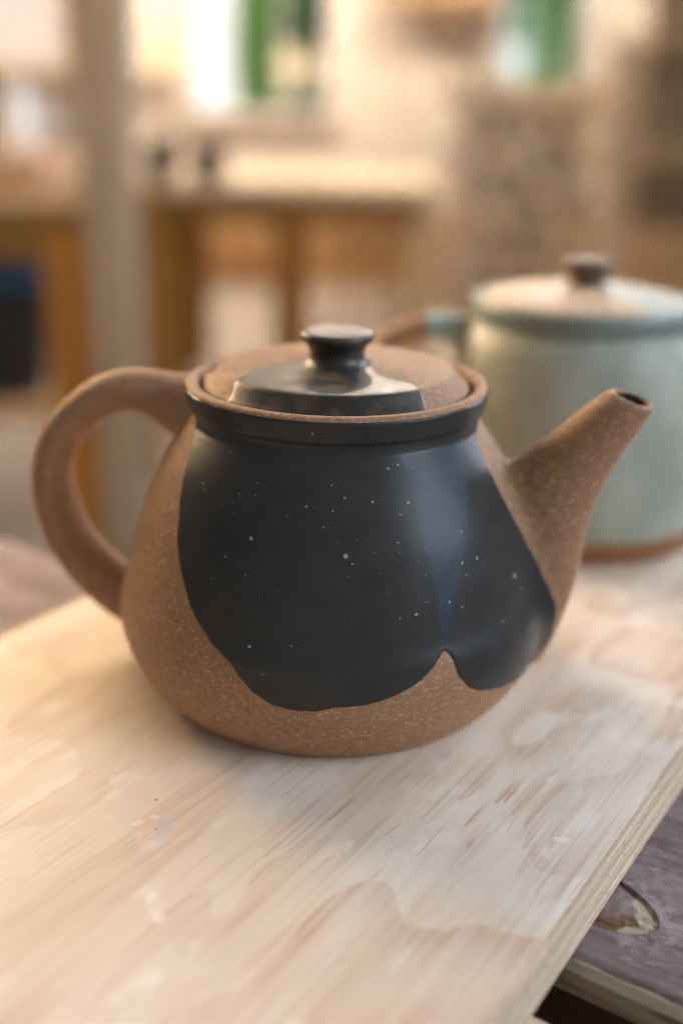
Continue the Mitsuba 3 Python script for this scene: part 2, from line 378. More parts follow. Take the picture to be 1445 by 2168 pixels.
bsdf('wood_pale', prin(wood((0.50, 0.39, 0.28), (0.41, 0.31, 0.215), 2), 0.65, 0.2))
bsdf('table_top', prin(wood((0.54, 0.41, 0.27), (0.46, 0.335, 0.21), 0), 0.4, 0.4))
for i, (a, b) in enumerate([((0.263, 0.201, 0.131), (0.175, 0.131, 0.084)), ((0.376, 0.289, 0.193), (0.263, 0.193, 0.122)), ((0.201, 0.144, 0.091), (0.131, 0.091, 0.057)), ((0.525, 0.350, 0.201), (0.403, 0.254, 0.140))]):
    bsdf(f'siding_{i}', prin(wood(a, b, 0), 0.75, 0.2))
for i, (a, b) in enumerate([((0.40, 0.22, 0.085), (0.31, 0.155, 0.055)), ((0.46, 0.28, 0.13), (0.36, 0.20, 0.085)), ((0.33, 0.17, 0.07), (0.26, 0.125, 0.045))]):
    bsdf(f'wainscot_{i}', prin(wood(a, b, 0), 0.6, 0.25))
def plaster(c0, c1):
    return mikit.proc(lambda p, n, uv: mix(c0, c1, fbm(p.x * 3, p.y * 3, p.z * 3, 4)))
bsdf('plaster', prin(plaster((0.78, 0.68, 0.57), (0.70, 0.58, 0.46)), 0.9, 0.1))
bsdf('plaster_tan', prin(plaster((0.74, 0.62, 0.48), (0.66, 0.54, 0.40)), 0.9, 0.1))
bsdf('concrete', prin(plaster((0.34, 0.285, 0.235), (0.27, 0.22, 0.175)), 0.7, 0.2))
bsdf('grass', prin(plaster((0.06, 0.12, 0.03), (0.04, 0.08, 0.02)), 0.9, 0.1))
bsdf('white_paint', prin((0.78, 0.76, 0.72), 0.4, 0.4))
bsdf('white_ware', prin((0.80, 0.80, 0.80), 0.2, 0.5))
bsdf('paper_pink', prin((0.80, 0.70, 0.63), 0.9, 0.1))
bsdf('card_peach', prin((0.50, 0.32, 0.20), 0.8, 0.2))
bsdf('yellow_ware', prin((0.72, 0.55, 0.14), 0.4, 0.4))
bsdf('blue_plastic', prin((0.007, 0.040, 0.085), 0.4, 0.4))
bsdf('black_plastic', prin((0.012, 0.012, 0.013), 0.5, 0.3))
bsdf('dark_ware', prin((0.030, 0.018, 0.012), 0.4, 0.4))
bsdf('ware_grey', prin((0.060, 0.045, 0.026), 0.4, 0.4))
bsdf('bark', prin(plaster((0.29, 0.225, 0.16), (0.20, 0.15, 0.105)), 0.9, 0.1))
bsdf('brass', {'type': 'roughconductor', 'material': 'Cu', 'alpha': 0.3})
bsdf('enamel', prin((0.05, 0.05, 0.05), 0.3, 0.5))
bsdf('pane_glass', {'type': 'thindielectric'}, two=False)
for i, c in enumerate([(0.56, 0.84, 0.28), (0.40, 0.68, 0.27), (0.24, 0.43, 0.27)]):
    bsdf(f'leaf_{i}', {'type': 'principledthin', 'base_color': rgb(*c), 'roughness': 0.5, 'diff_trans': 1.1, 'spec_trans': 0.0}, two=False)
bsdf('stem', prin((0.10, 0.07, 0.04), 0.8, 0.2))
def log_end(p, n, uv):
    return mix((0.56, 0.43, 0.30), (0.47, 0.355, 0.245), fbm(p.x * 40, p.y * 5, p.z * 40, 3))
bsdf('log_end', prin(mikit.proc(log_end), 0.85, 0.1))
bsdf('log_end_grey', prin(plaster((0.44, 0.37, 0.29), (0.36, 0.30, 0.235)), 0.85, 0.1))

# ---------------------------------------------------------------- setting: floor, sky, walls
put('floor', box(-5, 5, -3, 5.85, -0.85, -0.80, 0.005), 'concrete'); tag('floor', kind='structure')
put('ground', box(-9, 9, 5.95, 14, -0.95, -0.88, 0.005), 'grass'); tag('ground', kind='structure')
sky_m = trimesh.Trimesh([[-9, 13.8, -2], [9, 13.8, -2], [9, 13.8, 7], [-9, 13.8, 7], [9, 6.1, 7], [-9, 6.1, 7]], [[0, 1, 2], [0, 2, 3], [3, 2, 4], [3, 4, 5]], process=False)
scene['sky'] = {**mikit.ply(sky_m, 'white_paint'), 'emitter': {'type': 'area', 'radiance': rgb(*SKY_RGB)}}; tag('sky', kind='structure')

# back wall with two window openings (butted panels of one wall) and low orange boards along its foot
WA, WB = (-0.83, -0.10, 0.08, 1.15), (0.74, 1.20, 0.20, 1.15)
WT, WY = 3.2, 5.80
wall = [box(-3.5, WA[0], WY, WY + 0.12, -0.8, WT), box(WA[0], WA[1], WY, WY + 0.12, -0.8, WA[2]), box(WA[0], WA[1], WY, WY + 0.12, WA[3], WT),
        box(WA[1], WB[0], WY, WY + 0.12, -0.8, WT), box(WB[0], WB[1], WY, WY + 0.12, -0.8, WB[2]), box(WB[0], WB[1], WY, WY + 0.12, WB[3], WT), box(WB[1], 3.5, WY, WY + 0.12, -0.8, WT)]
put('back_wall__plaster', trimesh.util.concatenate(wall), 'plaster')
tag('back_wall', 'cream plastered wall at the back of the workshop with low orange boards', 'wall')
for k in range(3):
    for j in range(4):
        z0, x0 = -0.795 + k * 0.118, -2.2 + j * 1.0 + 0.2 * k
        put(num('back_wall__board'), box(x0, x0 + 0.994, WY - 0.025 - 0.003 * ((k + j) % 2), WY - 0.001, z0, z0 + 0.113, 0.004), f'wainscot_{(k + 2 * j) % 3}')

def window(key, W, bars, label):
    x0, x1, z0, z1 = W
    y0, y1, t = WY - 0.02, WY + 0.10, 0.035
    fr = [box(x0, x0 + t, y0, y1, z0 + t, z1 - t), box(x1 - t, x1, y0, y1, z0 + t, z1 - t), box(x0, x1, y0, y1, z0, z0 + t), box(x0, x1, y0, y1, z1 - t, z1)]
    put(f'{key}__frame', trimesh.util.concatenate(fr), 'white_paint')
    edges = [x0 + t] + bars + [x1 - t]
    for b in bars:
        put(num(f'{key}__mullion'), box(b - 0.012, b + 0.012, y0 + 0.02, y1 - 0.02, z0 + t, z1 - t), 'white_paint')
    for a, b in zip(edges[:-1], edges[1:]):
        g = trimesh.Trimesh([[a, WY + 0.04, z0 + t], [b, WY + 0.04, z0 + t], [b, WY + 0.04, z1 - t], [a, WY + 0.04, z1 - t]], [[0, 1, 2], [0, 2, 3]], process=False)
        put(num(f'{key}__pane'), g, 'pane_glass')
    put(f'{key}__sill', box(x0 - 0.04, x1 + 0.04, y0 - 0.06, y0 - 0.001, z0 - 0.03, z0, 0.004), 'wood_pale')
    tag(key, label, 'window')
window('window', WA, [-0.60, -0.36], 'wide window in the cream wall with sky at its left and green leaves behind')
window('window_001', WB, [], 'narrower window above the stacked logs with green leaves and one white gap')

def shrub(key, x, y, z0, z1, rx, ry, n, leaf, label, gap=None, mats='leaf_0', size=0.06):
    r = np.random.default_rng(n + int(1000 * abs(x)))
    P = r.normal(size=(n, 3)); P /= np.linalg.norm(P, axis=1, keepdims=True)
    P *= r.uniform(0.25, 1, (n, 1)) ** 0.5
    P = P * [rx, ry, 0.5 * (z1 - z0)] + [x, y, 0.5 * (z0 + z1)]
    P += 0.05 * r.normal(size=P.shape)
    if gap is not None:                            # a hole in the crown where the sky shows
        d = np.hypot((P[:, 0] - gap[0]) / gap[2], (P[:, 2] - gap[1]) / gap[3])
        P = P[d > 1]
    V, F = [], []
    base = np.array([[0, 0, 0], [0.5, 0.22, 0.05], [1, 0, 0], [0.5, -0.22, 0.05]])
    for q in P:
        R = trimesh.transformations.random_rotation_matrix(r.uniform(size=3))[:3, :3]
        F += [[len(V), len(V) + 1, len(V) + 2], [len(V), len(V) + 2, len(V) + 3]]
        V += list((base * size * r.uniform(0.6, 1.4)) @ R.T + q)
    put(f'{key}__crown', trimesh.Trimesh(V, F, process=False), mats)
    st = [trimesh.creation.cylinder(0.012, segment=[[x + a * rx * 0.2, y, -0.9], [x + a * rx * 0.7, y, 0.5 * (z0 + z1)]], sections=7) for a in (-1, 0, 1)]
    put(f'{key}__trunk', trimesh.util.concatenate(st), 'stem')
    tag(key, label, 'shrub')
shrub('shrub', -0.50, 7.2, -0.6, 1.5, 0.22, 0.2, 9000, 0, 'bright green leafy shrub behind the middle of the wide window')
shrub('shrub_001', -0.14, 7.0, -0.6, 1.3, 0.20, 0.2, 4500, 1, 'dark bluish green shrub behind the right end of the wide window', mats='leaf_2')
shrub('shrub_002', 1.18, 7.1, -0.6, 1.6, 0.42, 0.25, 10000, 2, 'green leafy shrub with a white gap behind the narrower window', gap=(1.030, 0.405, 0.080, 0.15), mats='leaf_1')

# ---------------------------------------------------------------- windows on the right, outside the picture
def side_window(key, y0, y1, label):
    x0, z0, z1, t = 1.62, 0.42, 1.80, 0.06
    fr = [box(x0 - 0.03, x0 + 0.05, y0 - t, y0, z0, z1), box(x0 - 0.03, x0 + 0.05, y1, y1 + t, z0, z1), box(x0 - 0.03, x0 + 0.05, y0 - t, y1 + t, z0 - t, z0), box(x0 - 0.03, x0 + 0.05, y0 - t, y1 + t, z1, z1 + t)]
    put(f'{key}__frame', trimesh.util.concatenate(fr), 'wood_pale')
    m = trimesh.Trimesh([[x0, y0, z0], [x0, y0, z1], [x0, y1, z1], [x0, y1, z0]], [[0, 1, 2], [0, 2, 3]], process=False)
    if m.face_normals[0, 0] > 0:
        m.invert()
    scene[f'{key}__pane'] = {**mikit.ply(m, 'white_paint'), 'emitter': {'type': 'area', 'radiance': rgb(*PANE_RGB)}}
    tag(key, label, 'window')
side_window('side_window', -1.35, -0.17, 'tall daylit window to the right of the bench, nearer to the viewer')
side_window('side_window_001', 0.85, 1.95, 'tall daylit window to the right of the bench, farther from the viewer')

def globe(key, c, r, col, label):
    c = np.asarray(c, float)
    gl = trimesh.creation.icosphere(4, r); gl.apply_translation(c)
    scene[f'{key}__globe'] = {**mikit.ply(gl, 'white_paint', True), 'emitter': {'type': 'area', 'radiance': rgb(*col)}}
    put(f'{key}__cap', lathe([(0.3 * r, 0.93 * r), (0.31 * r, 1.1 * r), (0.08 * r, 1.16 * r), (0.0, 1.16 * r)], 32, c), 'enamel', 40)
    put(f'{key}__cord', trimesh.creation.cylinder(0.004, segment=[c + [0, 0, 1.12 * r], c + [0, 0, 1.2]], sections=8), 'black_plastic')
    tag(key, label, 'lamp')
globe('globe_lamp', LAMP, 0.22, LAMP_RGB, 'warm glowing globe lamp hanging close by, left behind the dark teapot')
for i, c in enumerate(BACK_LAMPS):
    globe(num('ceiling_lamp'), c, 0.15 if i < 3 else 0.11, BACK_RGB, ['glowing globe lamp hanging over the back worktable', 'glowing globe lamp hanging in front of the stacked logs', 'glowing globe lamp hanging over the left workbench', 'glowing globe lamp hanging highest, close to the back wall'][i])

# ---------------------------------------------------------------- background furniture and things
put('wooden_post', box(-0.478, -0.392, 1.70, 1.79, -0.80, 1.9, 0.006), 'wood_post')
tag('wooden_post', 'grey brown square post standing behind the teapot handle', 'post')

# worktable in the middle distance
put('worktable__top', box(-0.66, 0.28, 3.08, 3.95, -0.095, -0.055, 0.006), 'table_top')
put('worktable__apron', box(-0.60, 0.22, 3.12, 3.145, -0.175, -0.0955, 0.003), 'wood_brown')
for x0, x1, y0 in ((-0.622, -0.500, 3.105), (0.205, 0.275, 3.105), (-0.225, -0.115, 3.105), (-0.60, -0.52, 3.83), (0.20, 0.27, 3.83)):
    put(num('worktable__leg'), box(x0, x1, y0, y0 + 0.07, -0.80, -0.096, 0.004), 'wood_brown' if x0 < 0.1 else 'wood_tan')
tag('worktable', 'brown wooden worktable with pale top standing before the cream wall', 'table')
def cup(key, x, y, z, r, h, mat, label, cat='cup'):
    put(key, lathe([(0.0, z), (r * 0.7, z), (r * 0.95, z + 0.3 * h), (r, z + h), (r * 0.9, z + h), (r * 0.8, z + 0.3 * h), (0, z + 0.1 * h)], 32, (x, y, 0)), mat, 40)
    tag(key, label, cat)
cup('cup', -0.565, 3.15, -0.054, 0.050, 0.115, 'dark_ware', 'dark brown cup on the left end of the worktable, nearest the post')
cup('cup_001', -0.425, 3.15, -0.054, 0.055, 0.100, 'ware_grey', 'grey brown cup on the worktable, right of the darker cup')
cup('yellow_jar', -0.965, 5.74, 0.279, 0.028, 0.11, 'yellow_ware', 'yellow jar on the small ledge left of the wide window', 'jar')
put('ledge', box(-1.10, -0.88, 5.66, 5.799, 0.26, 0.278), 'white_paint'); tag('ledge', 'small white ledge on the cream wall under the yellow jar', 'shelf')
put('header_beam', box(0.19, 0.73, 5.55, 5.72, 0.60, 0.85, 0.01), 'wood_tan'); tag('header_beam', 'tan wooden box beam on the cream wall between the two windows', 'beam')
put('stool__seat', box(-0.03, 0.17, 4.55, 4.85, -0.36, -0.32, 0.006), 'wood_tan')
for x, y in ((0.0, 4.58), (0.14, 4.58), (0.0, 4.82), (0.14, 4.82)):
    put(num('stool__leg'), box(x - 0.015, x + 0.015, y - 0.015, y + 0.015, -0.80, -0.361, 0.003), 'wood_brown')
tag('stool', 'tan wooden stool standing on the floor behind the worktable', 'stool')

cup('grey_pot', 0.05, 4.70, -0.319, 0.055, 0.11, 'ware_grey', 'small grey brown pot standing on the tan stool', 'pot')

# stack of split logs under the narrower window
place = []
for row in range(9):
    z = -0.74 + row * 0.118
    x = 0.50 + (0.06 if row % 2 else 0.0)
    while x < 1.04:
        r = 0.060 + 0.012 * (rng.random() - 0.5)
        yf = 4.45 + 0.05 * rng.random()
        a = np.linspace(0, 2 * np.pi, 18, endpoint=False)
        rr = r * (1 + 0.10 * np.sin(2 * a + 6 * rng.random()) + 0.05 * np.sin(3 * a + 6 * rng.random()))
        ring = lambda y, s: np.stack([x + s * rr * np.cos(a), 0 * a + y, z + s * rr * np.sin(a)], -1)
        key = num('log'); place.append((row, x, key))
        m = grid_mesh(np.stack([ring(yf + 0.5, 1.0), ring(yf + 0.004, 1.0), ring(yf, 0.96)]), True)
        m.fix_normals()
        put(f'{key}__bark', m, 'bark', 40)
        cap = trimesh.Trimesh(np.vstack([ring(yf, 0.96), [[x, yf - 0.002, z]]]), [[i, (i + 1) % 18, 18] for i in range(18)], process=False)
        put(f'{key}__cut_face', cap, 'log_end' if rng.random() < 0.6 else 'log_end_grey')
        x += 0.126
ORD = ['topmost', 'second', 'third', 'fourth', 'fifth', 'sixth', 'seventh', 'eighth', 'ninth']
for row, x, key in place:
    c = sum(1 for r2, x2, _ in place if r2 == row and x2 < x)
    nth = ['leftmost', 'second from left', 'third from left', 'fourth from left', 'fifth from left'][c]
    tag(key, f'split log, {nth} in the {ORD[8 - row]} row of the firewood stack', 'log', 'logs in the stack behind the green teapot')
put('pale_post', box(1.025, 1.165, 4.30, 4.40, -0.80, 0.42, 0.006), 'wood_pale'); tag('pale_post', 'pale tan upright board beside the stacked logs', 'post')
tag('plank_wall', 'wall of wide dark horizontal planks at the right edge', 'wall')
z, i = -0.80, 0
while z < 1.2:
    h = 0.085 + 0.05 * rng.random()
    put(num('plank_wall__plank'), box(1.15, 3.2, 4.25 - 0.012 * rng.random(), 4.29, z, z + h - 0.005, 0.004), 'siding_3' if z < -0.30 else f'siding_{(i * 2 + (i // 3)) % 3}')
    z += h; i += 1
put('plank_wall__stud', box(1.16, 3.2, 4.291, 4.33, -0.80, 1.2), 'wood_dark')

# left side: partition, shelf, workbench
put('partition__panel', box(-3.0, -0.76, 3.60, 3.66, -0.80, 3.2), 'plaster_tan'); tag('partition', 'tan partition wall behind the left workbench', 'wall')
put('paper_sheet', box(-1.35, -0.945, 3.592, 3.5985, 0.285, 0.75, 0.001), 'paper_pink'); tag('paper_sheet', 'pale pink sheet hung on the tan partition', 'paper')
put('hanging_board', box(-0.915, -0.835, 3.57, 3.5985, 0.262, 0.80, 0.004), 'wood_orange'); tag('hanging_board', 'narrow orange wooden board hanging on the tan partition near the post', 'board')
put('wall_shelf', box(-1.30, -0.84, 3.46, 3.5985, 0.225, 0.245, 0.003), 'wood_pale'); tag('wall_shelf', 'pale brown shelf board on the tan partition', 'shelf')
put('jug__body', lathe([(0, 0), (0.032, 0), (0.045, 0.03), (0.045, 0.08), (0.028, 0.12), (0.034, 0.15), (0.030, 0.15), (0.024, 0.12), (0, 0.11)], 40, (-0.765, 2.35, 0.062)), 'white_ware', 40)
put('jug__handle', grid_mesh(tube([(-0.73, 2.35, 0.10), (-0.695, 2.35, 0.125), (-0.70, 2.35, 0.165), (-0.735, 2.35, 0.185)], [0.006] * 4, (0, 1, 0), 10, steps=16), True), 'white_ware', True)
tag('jug', 'white jug standing on the peach box on the left workbench', 'jug')
put('workbench__top', box(-1.9, -0.487, 1.80, 2.60, -0.055, -0.010, 0.005), 'wood_bench')
put('workbench__apron', box(-1.85, -0.52, 1.83, 1.855, -0.115, -0.056, 0.003), 'wood_bench')
put('workbench__leg', box(-0.585, -0.497, 1.806, 1.87, -0.80, -0.0555, 0.004), 'wood_orange')
put('workbench__leg_001', box(-0.585, -0.497, 2.50, 2.58, -0.80, -0.0555, 0.004), 'wood_orange')
put('workbench__shelf', box(-1.85, -0.59, 1.88, 2.49, -0.455, -0.430, 0.004), 'wood_tan')
put('workbench__back_panel', box(-1.85, -0.59, 2.50, 2.52, -0.42, -0.06, 0.003), 'wood_dark')
tag('workbench', 'brown workbench with orange legs at the left edge, behind the post', 'table')
put('crate__tub', lathe([(0, 0), (0.075, 0), (0.10, 0.20), (0.105, 0.205), (0.105, 0.215), (0.095, 0.215), (0.07, 0.01), (0, 0.01)], 40, (-0.735, 2.02, -0.428)), 'black_plastic', 30)
put('crate__lid', lathe([(0, 0.005), (0.03, 0.012), (0.094, 0.018), (0.100, 0.05), (0.098, 0.11), (0.05, 0.125), (0, 0.128)], 40, (-0.735, 2.02, -0.428 + 0.21)), 'blue_plastic', 30)
tag('crate', 'black tub with a rounded blue cover under the left workbench', 'tub')
put('peach_box', box(-0.90, -0.665, 2.18, 2.50, -0.0095, 0.060, 0.004), 'card_peach'); tag('peach_box', 'peach coloured flat box on the left workbench', 'box')

# ---------------------------------------------------------------- bench plank under the board
BD, BR = GD, GR
def in_grain(u, v, z):
    return u[..., None] * GD + v[..., None] * GR + z[..., None] * np.array([0, 0, 1.0])
PZ = -0.0183
a = np.r_[np.linspace(-0.9, 0.04, 60), np.linspace(0.042, 0.20, 320), np.linspace(0.21, 0.9, 40)]
b = np.r_[np.linspace(-0.0700, -0.0200, 130), np.linspace(-0.019, 0.0430, 30)]
A, B = np.meshgrid(a, b, indexing='ij')
K = np.sqrt(((A - KNOT[0]) / 0.0275) ** 2 + ((B - KNOT[1] + 0.10 * (A - KNOT[0])) / 0.0125) ** 2)
nz = meshkit.fbm(np.stack([A * 300, B * 300, 0 * A], -1), 3) - 0.5
chip = np.clip((A - 0.122) / 0.010, 0, 1) * np.clip((K + 0.35 * nz - 0.82) / 0.06, 0, 1)
sag = -0.0003 * (K < 1.0 + 0.05 * nz) - 0.0005 * chip * (K < 1.02) - 0.0003 * np.exp(-((K - 0.985 + 0.05 * nz) / 0.022) ** 2)
sag += 0.0002 * np.exp(-np.clip(K - 1, 0, 9) ** 2 / 0.06) * (K >= 1) + 0.0003 * (meshkit.fbm(np.stack([A * 12, B * 140, 0 * A], -1), 3) - 0.5)
edge = np.minimum(B - b[0], b[-1] - B)
sag -= 0.0022 * np.exp(-edge / 0.0016) * (0.6 + 1.2 * meshkit.fbm(np.stack([A * 60, 0 * A, 0 * A], -1), 3))
put('bench__plank', grid_mesh(in_grain(B, A, PZ + sag).transpose(1, 0, 2)[:, ::-1]), 'plank', True)
# the worn long edge faces and underside
def slab(a0, a1, b0, b1, z0, z1, c=0.002):
    m = box(b0, b1, a0, a1, z0, z1, c)
    V = m.vertices
    m = trimesh.Trimesh(np.asarray(V[:, :1]) * GD + np.asarray(V[:, 1:2]) * GR + np.asarray(V[:, 2:]) * [0, 0, 1.0], m.faces, process=False)
    m.fix_normals()
    return m
put('bench__core', slab(-0.9, 0.9, -0.0718, 0.0440, -0.0315, -0.0198, 0.0022), 'plank_edge')
put('bench__rail', slab(-0.88, 0.88, -0.030, 0.010, -0.090, -0.032, 0.003), 'wood_dark')
put('bench__shelf', slab(-0.88, 0.88, -0.52, 0.10, -0.260, -0.240, 0.003), 'wood_dark')
for a0 in (-0.80, 0.72):
    for b0 in (-0.062, 0.014):
        put(num('bench__leg'), slab(a0, a0 + 0.05, b0, b0 + 0.02, -0.80, -0.0905, 0.003), 'wood_dark')
tag('bench', 'narrow bench with a worn purple brown plank carrying the pale board', 'bench')
tag('bench__plank', 'worn purple brown top with a chipped oval knot')

# ---------------------------------------------------------------- plywood board
BU0, BU1, BV0, BV1 = -0.48, 0.52, -0.1215, 0.1290
LAYERS = [(-0.0034, -0.0002, 0.0, 'ply_long'), (-0.0070, -0.00342, 0.00025, 'ply_end'), (-0.0106, -0.00702, -0.0001, 'ply_long'), (-0.0142, -0.01062, 0.0003, 'ply_end'), (-0.0180, -0.01422, 0.0001, 'ply_long')]
for z0, z1, d, m in LAYERS:
    put(num('plywood_board__ply'), slab(BV0 + d, BV1 - d, BU0 + d, BU1 - d, z0, z1, 0.0004), m)
u = np.linspace(BU0 + 0.0004, BU1 - 0.0004, 260)
v = np.r_[BV0 + 0.0003, BV0 + 0.0012, np.linspace(BV0 + 0.003, BV1 - 0.003, 80), BV1 - 0.0012, BV1 - 0.0003]
U, V = np.meshgrid(u, v, indexing='ij')
e = np.minimum(V - BV0, BV1 - V)
Zs = -0.0009 * np.exp(-e / 0.0011) * (0.7 + 0.6 * meshkit.fbm(np.stack([U * 90, V * 40, 0 * U], -1), 3))
put('plywood_board__face', grid_mesh(in_grain(U, V, Zs)[::-1]), 'plywood_face', True)
tag('plywood_board', 'pale worn plywood board under both teapots', 'board')
labels['plywood_board__face'] = {'label': 'pale veneer face with pinkish grain and white smears'}

# ---------------------------------------------------------------- dark teapot
fo = fine(OUT, 0.0006)
fo = fo[np.argsort(fo[:, 1], kind='stable')]
th = np.linspace(-np.pi, np.pi, 361)[:-1]
zz = fo[:, 1]
R = np.repeat(_sz(zz)[:, None], 360, 1)
outer = np.stack([R * np.cos(th), R * np.sin(th), np.repeat(zz[:, None], 360, 1)], -1)
inn = fine([(0.0514, 0.1122), (0.0500, 0.1128), (0.0482, 0.1125), (0.0472, 0.1112), (0.0468, 0.1070), (0.0440, 0.1060), (0.0425, 0.1050), (0.0428, 0.100), (0.0560, 0.080), (0.066, 0.050), (0.062, 0.015), (0.03, 0.008), (0.0, 0.008)], 0.0012)
inner = np.stack([inn[:, :1] * np.cos(th), inn[:, :1] * np.sin(th), np.repeat(inn[:, 1:], 360, 1)], -1)
foot = np.stack([np.array([[0.0], [0.055]]) * np.cos(th), np.array([[0.0], [0.055]]) * np.sin(th), np.full((2, 360), 0.0006)], -1)
put('teapot__body', grid_mesh(np.concatenate([foot, outer, inner[1:]]), True), 'clay', True)
tag('teapot', 'dark teapot with a black glazed front and bare tan clay spout and handle', 'teapot')
labels['teapot__body'] = {'label': 'speckled bare tan clay body'}

def glaze_sheet(poly, t0, t1, edge, lo, hi, zlo, zhi, n=(420, 260), skin=None):
    """A layer of glaze on the body: rises from the clay to t1 (from t0 at its rim) inside the outline poly (azimuth in degrees, z)."""
    pg = shapely.Polygon([(math.radians(a) * 0.066, z) for a, z in poly]).buffer(0.0012).buffer(-0.0024).buffer(0.0012)
    ths, zs = np.linspace(math.radians(lo), math.radians(hi), n[0]), np.linspace(zlo, zhi, n[1])
    TH, Z = np.meshgrid(ths, zs, indexing='ij')
    wob = 0.0011 * (meshkit.fbm(np.stack([TH * 9, Z * 160, 0 * Z + 3], -1), 3) - 0.5)
    pts = shapely.points(np.stack([TH * 0.066, Z], -1).reshape(-1, 2))
    sd = shapely.distance(pg.exterior, pts) * np.where(shapely.contains(pg, pts), 1, -1)
    sd = sd.reshape(TH.shape) + wob
    h = np.where(sd > 0, t0 + (t1 - t0) * (1 - np.exp(-np.clip(sd, 0, None) / edge)), t0 + np.clip(sd * 1.2, -0.0012, 0))
    h = h + np.where(sd > 0, 0.00009 * np.exp(-((sd - 0.0008) / 0.0005) ** 2), 0)
    rr = r_body(TH, Z)
    dz = (r_body(TH, np.clip(Z + 2e-4, 0, 0.1122)) - r_body(TH, np.clip(Z - 2e-4, 0, 0.1122))) / 4e-4
    L = np.sqrt(1 + dz ** 2)
    rr, Zo = rr + h / L, Z - h * dz / L
    P = np.stack([rr * np.cos(TH), rr * np.sin(TH), Zo], -1)
    m = grid_mesh(P)
    keep = (sd.ravel()[m.faces] > -0.0012).any(1)
    m.update_faces(keep)
    m.remove_unreferenced_vertices()
    return m
GLAZE = [(-176, 0.1113), (-173, 0.1060), (-164, 0.1035), (-158.5, 0.0992), (-150.4, 0.0929), (-145.1, 0.0838), (-140.1, 0.0749), (-136.9, 0.0671), (-134.1, 0.0621), (-130.0, 0.0547), (-125.2, 0.0477),
         (-119.3, 0.0421), (-114.1, 0.0390), (-111.4, 0.0352), (-107.7, 0.0306), (-102.7, 0.0270), (-96.4, 0.0257), (-92.5, 0.0261), (-88.6, 0.0276), (-81.7, 0.0284), (-76.1, 0.0306), (-70.3, 0.0335), (-65.7, 0.0376),
         (-63.1, 0.0407), (-61.5, 0.0432), (-60.2, 0.0399), (-58.5, 0.0336), (-54.9, 0.0278), (-50.7, 0.0246), (-42.5, 0.0212), (-29.0, 0.0178), (-20.5, 0.0182), (-16.5, 0.0215), (-15.6, 0.0260), (-16.4, 0.0345), (-18.5, 0.0438),
         (-21.2, 0.0533), (-23.6, 0.0640), (-25.2, 0.0722), (-26.6, 0.0801), (-27.4, 0.0905), (-24.0, 0.0975), (-15, 0.1015), (-11.5, 0.1045), (-8.0, 0.1068), (-5.0, 0.1062), (-3.5, 0.1085), (-5.0, 0.1113)]
put('teapot__glaze', glaze_sheet(GLAZE, 0.00005, 0.00042, 0.00035, -178, 0, 0.0145, 0.1113), 'glaze', True)
labels['teapot__glaze'] = {'label': 'black glaze dipped over the front in two scalloped lobes'}
SPECKS = [(-129.26, 0.0977, 0.00049), (-125.7, 0.0967, 0.00032), (-135.2, 0.0872, 0.00057), (-133.48, 0.0858, 0.00049), (-114.63, 0.091, 0.00032), (-119.89, 0.0873, 0.00032), (-114.35, 0.0879, 0.00032), (-97.87, 0.0865, 0.00065), (-103.15, 0.0834, 0.00032), (-112.66, 0.0761, 0.00097), (-119.45, 0.0696, 0.00049), (-86.4, 0.0734, 0.00106), (-84.67, 0.0713, 0.00049), (-85.56, 0.0675, 0.00041), (-90.65, 0.0923, 0.00041), (-92.47, 0.0812, 0.00041), (-86.45, 0.0892, 0.00049), (-90.05, 0.0856, 0.00041), (-103.51, 0.0622, 0.00024), (-112.54, 0.0655, 0.00032), (-122.59, 0.0621, 0.00041), (-71.46, 0.0962, 0.00065), (-78.08, 0.0879, 0.00057), (-67.66, 0.0969, 0.00049), (-67.01, 0.0869, 0.00065), (-70.07, 0.0839, 0.00041), (-71.88, 0.0765, 0.00049), (-71.8, 0.0735, 0.00032), (-51.45, 0.0762, 0.00057), (-53.27, 0.0673, 0.00073), (-47.76, 0.0673, 0.00073), (-32.75, 0.0563, 0.0013), (-58.93, 0.0568, 0.00065), (-68.59, 0.0551, 0.00073), (-72.88, 0.0546, 0.00041), (-65.1, 0.0663, 0.00032), (-66.92, 0.0707, 0.00024), (-65.67, 0.0582, 0.00041), (-55.23, 0.0543, 0.00049), (-30.16, 0.0509, 0.00065), (-109.39, 0.0446, 0.00081), (-99.23, 0.0466, 0.00041), (-105.45, 0.0372, 0.00049), (-97.4, 0.1077, 0.0005), (-41.6, 0.0448, 0.00049), (-62.52, 0.0957, 0.00041), (-52.49, 0.0635, 0.00041)]
for _ in range(70):
    SPECKS.append((rng.uniform(-135, -35), rng.uniform(0.045, 0.097), rng.uniform(0.00012, 0.00024)))
sp = []
for a, z, r in SPECKS:
    a = math.radians(a)
    z = min(z, 0.0975) if z < 0.1 else z
    rr = float(r_body(a, z)); dz = float(r_body(a, z + 2e-4) - r_body(a, z - 2e-4)) / 4e-4
    n = np.array([math.cos(a), math.sin(a), -dz]); n /= np.linalg.norm(n)
    t = np.array([-math.sin(a), math.cos(a), 0]); b = np.cross(n, t)
    h = 0.00043
    c = np.array([rr * math.cos(a), rr * math.sin(a), z]) + n * h
    q = np.linspace(0, 2 * np.pi, 9)[:-1]
    j = 1.15 * r * (1 + 0.25 * rng.uniform(-1, 1, 8))
    ring = c - n * 0.00006 + j[:, None] * (np.cos(q)[:, None] * t + 0.95 * np.sin(q)[:, None] * b)
    sp.append(trimesh.Trimesh(np.vstack([ring, [c + n * 0.00006]]), [[i, (i + 1) % 8, 8] for i in range(8)], process=False))
put('teapot__specks', trimesh.util.concatenate(sp), 'speck', True)
tag('teapot__specks', 'small pale specks scattered over the black glaze', kind='stuff')

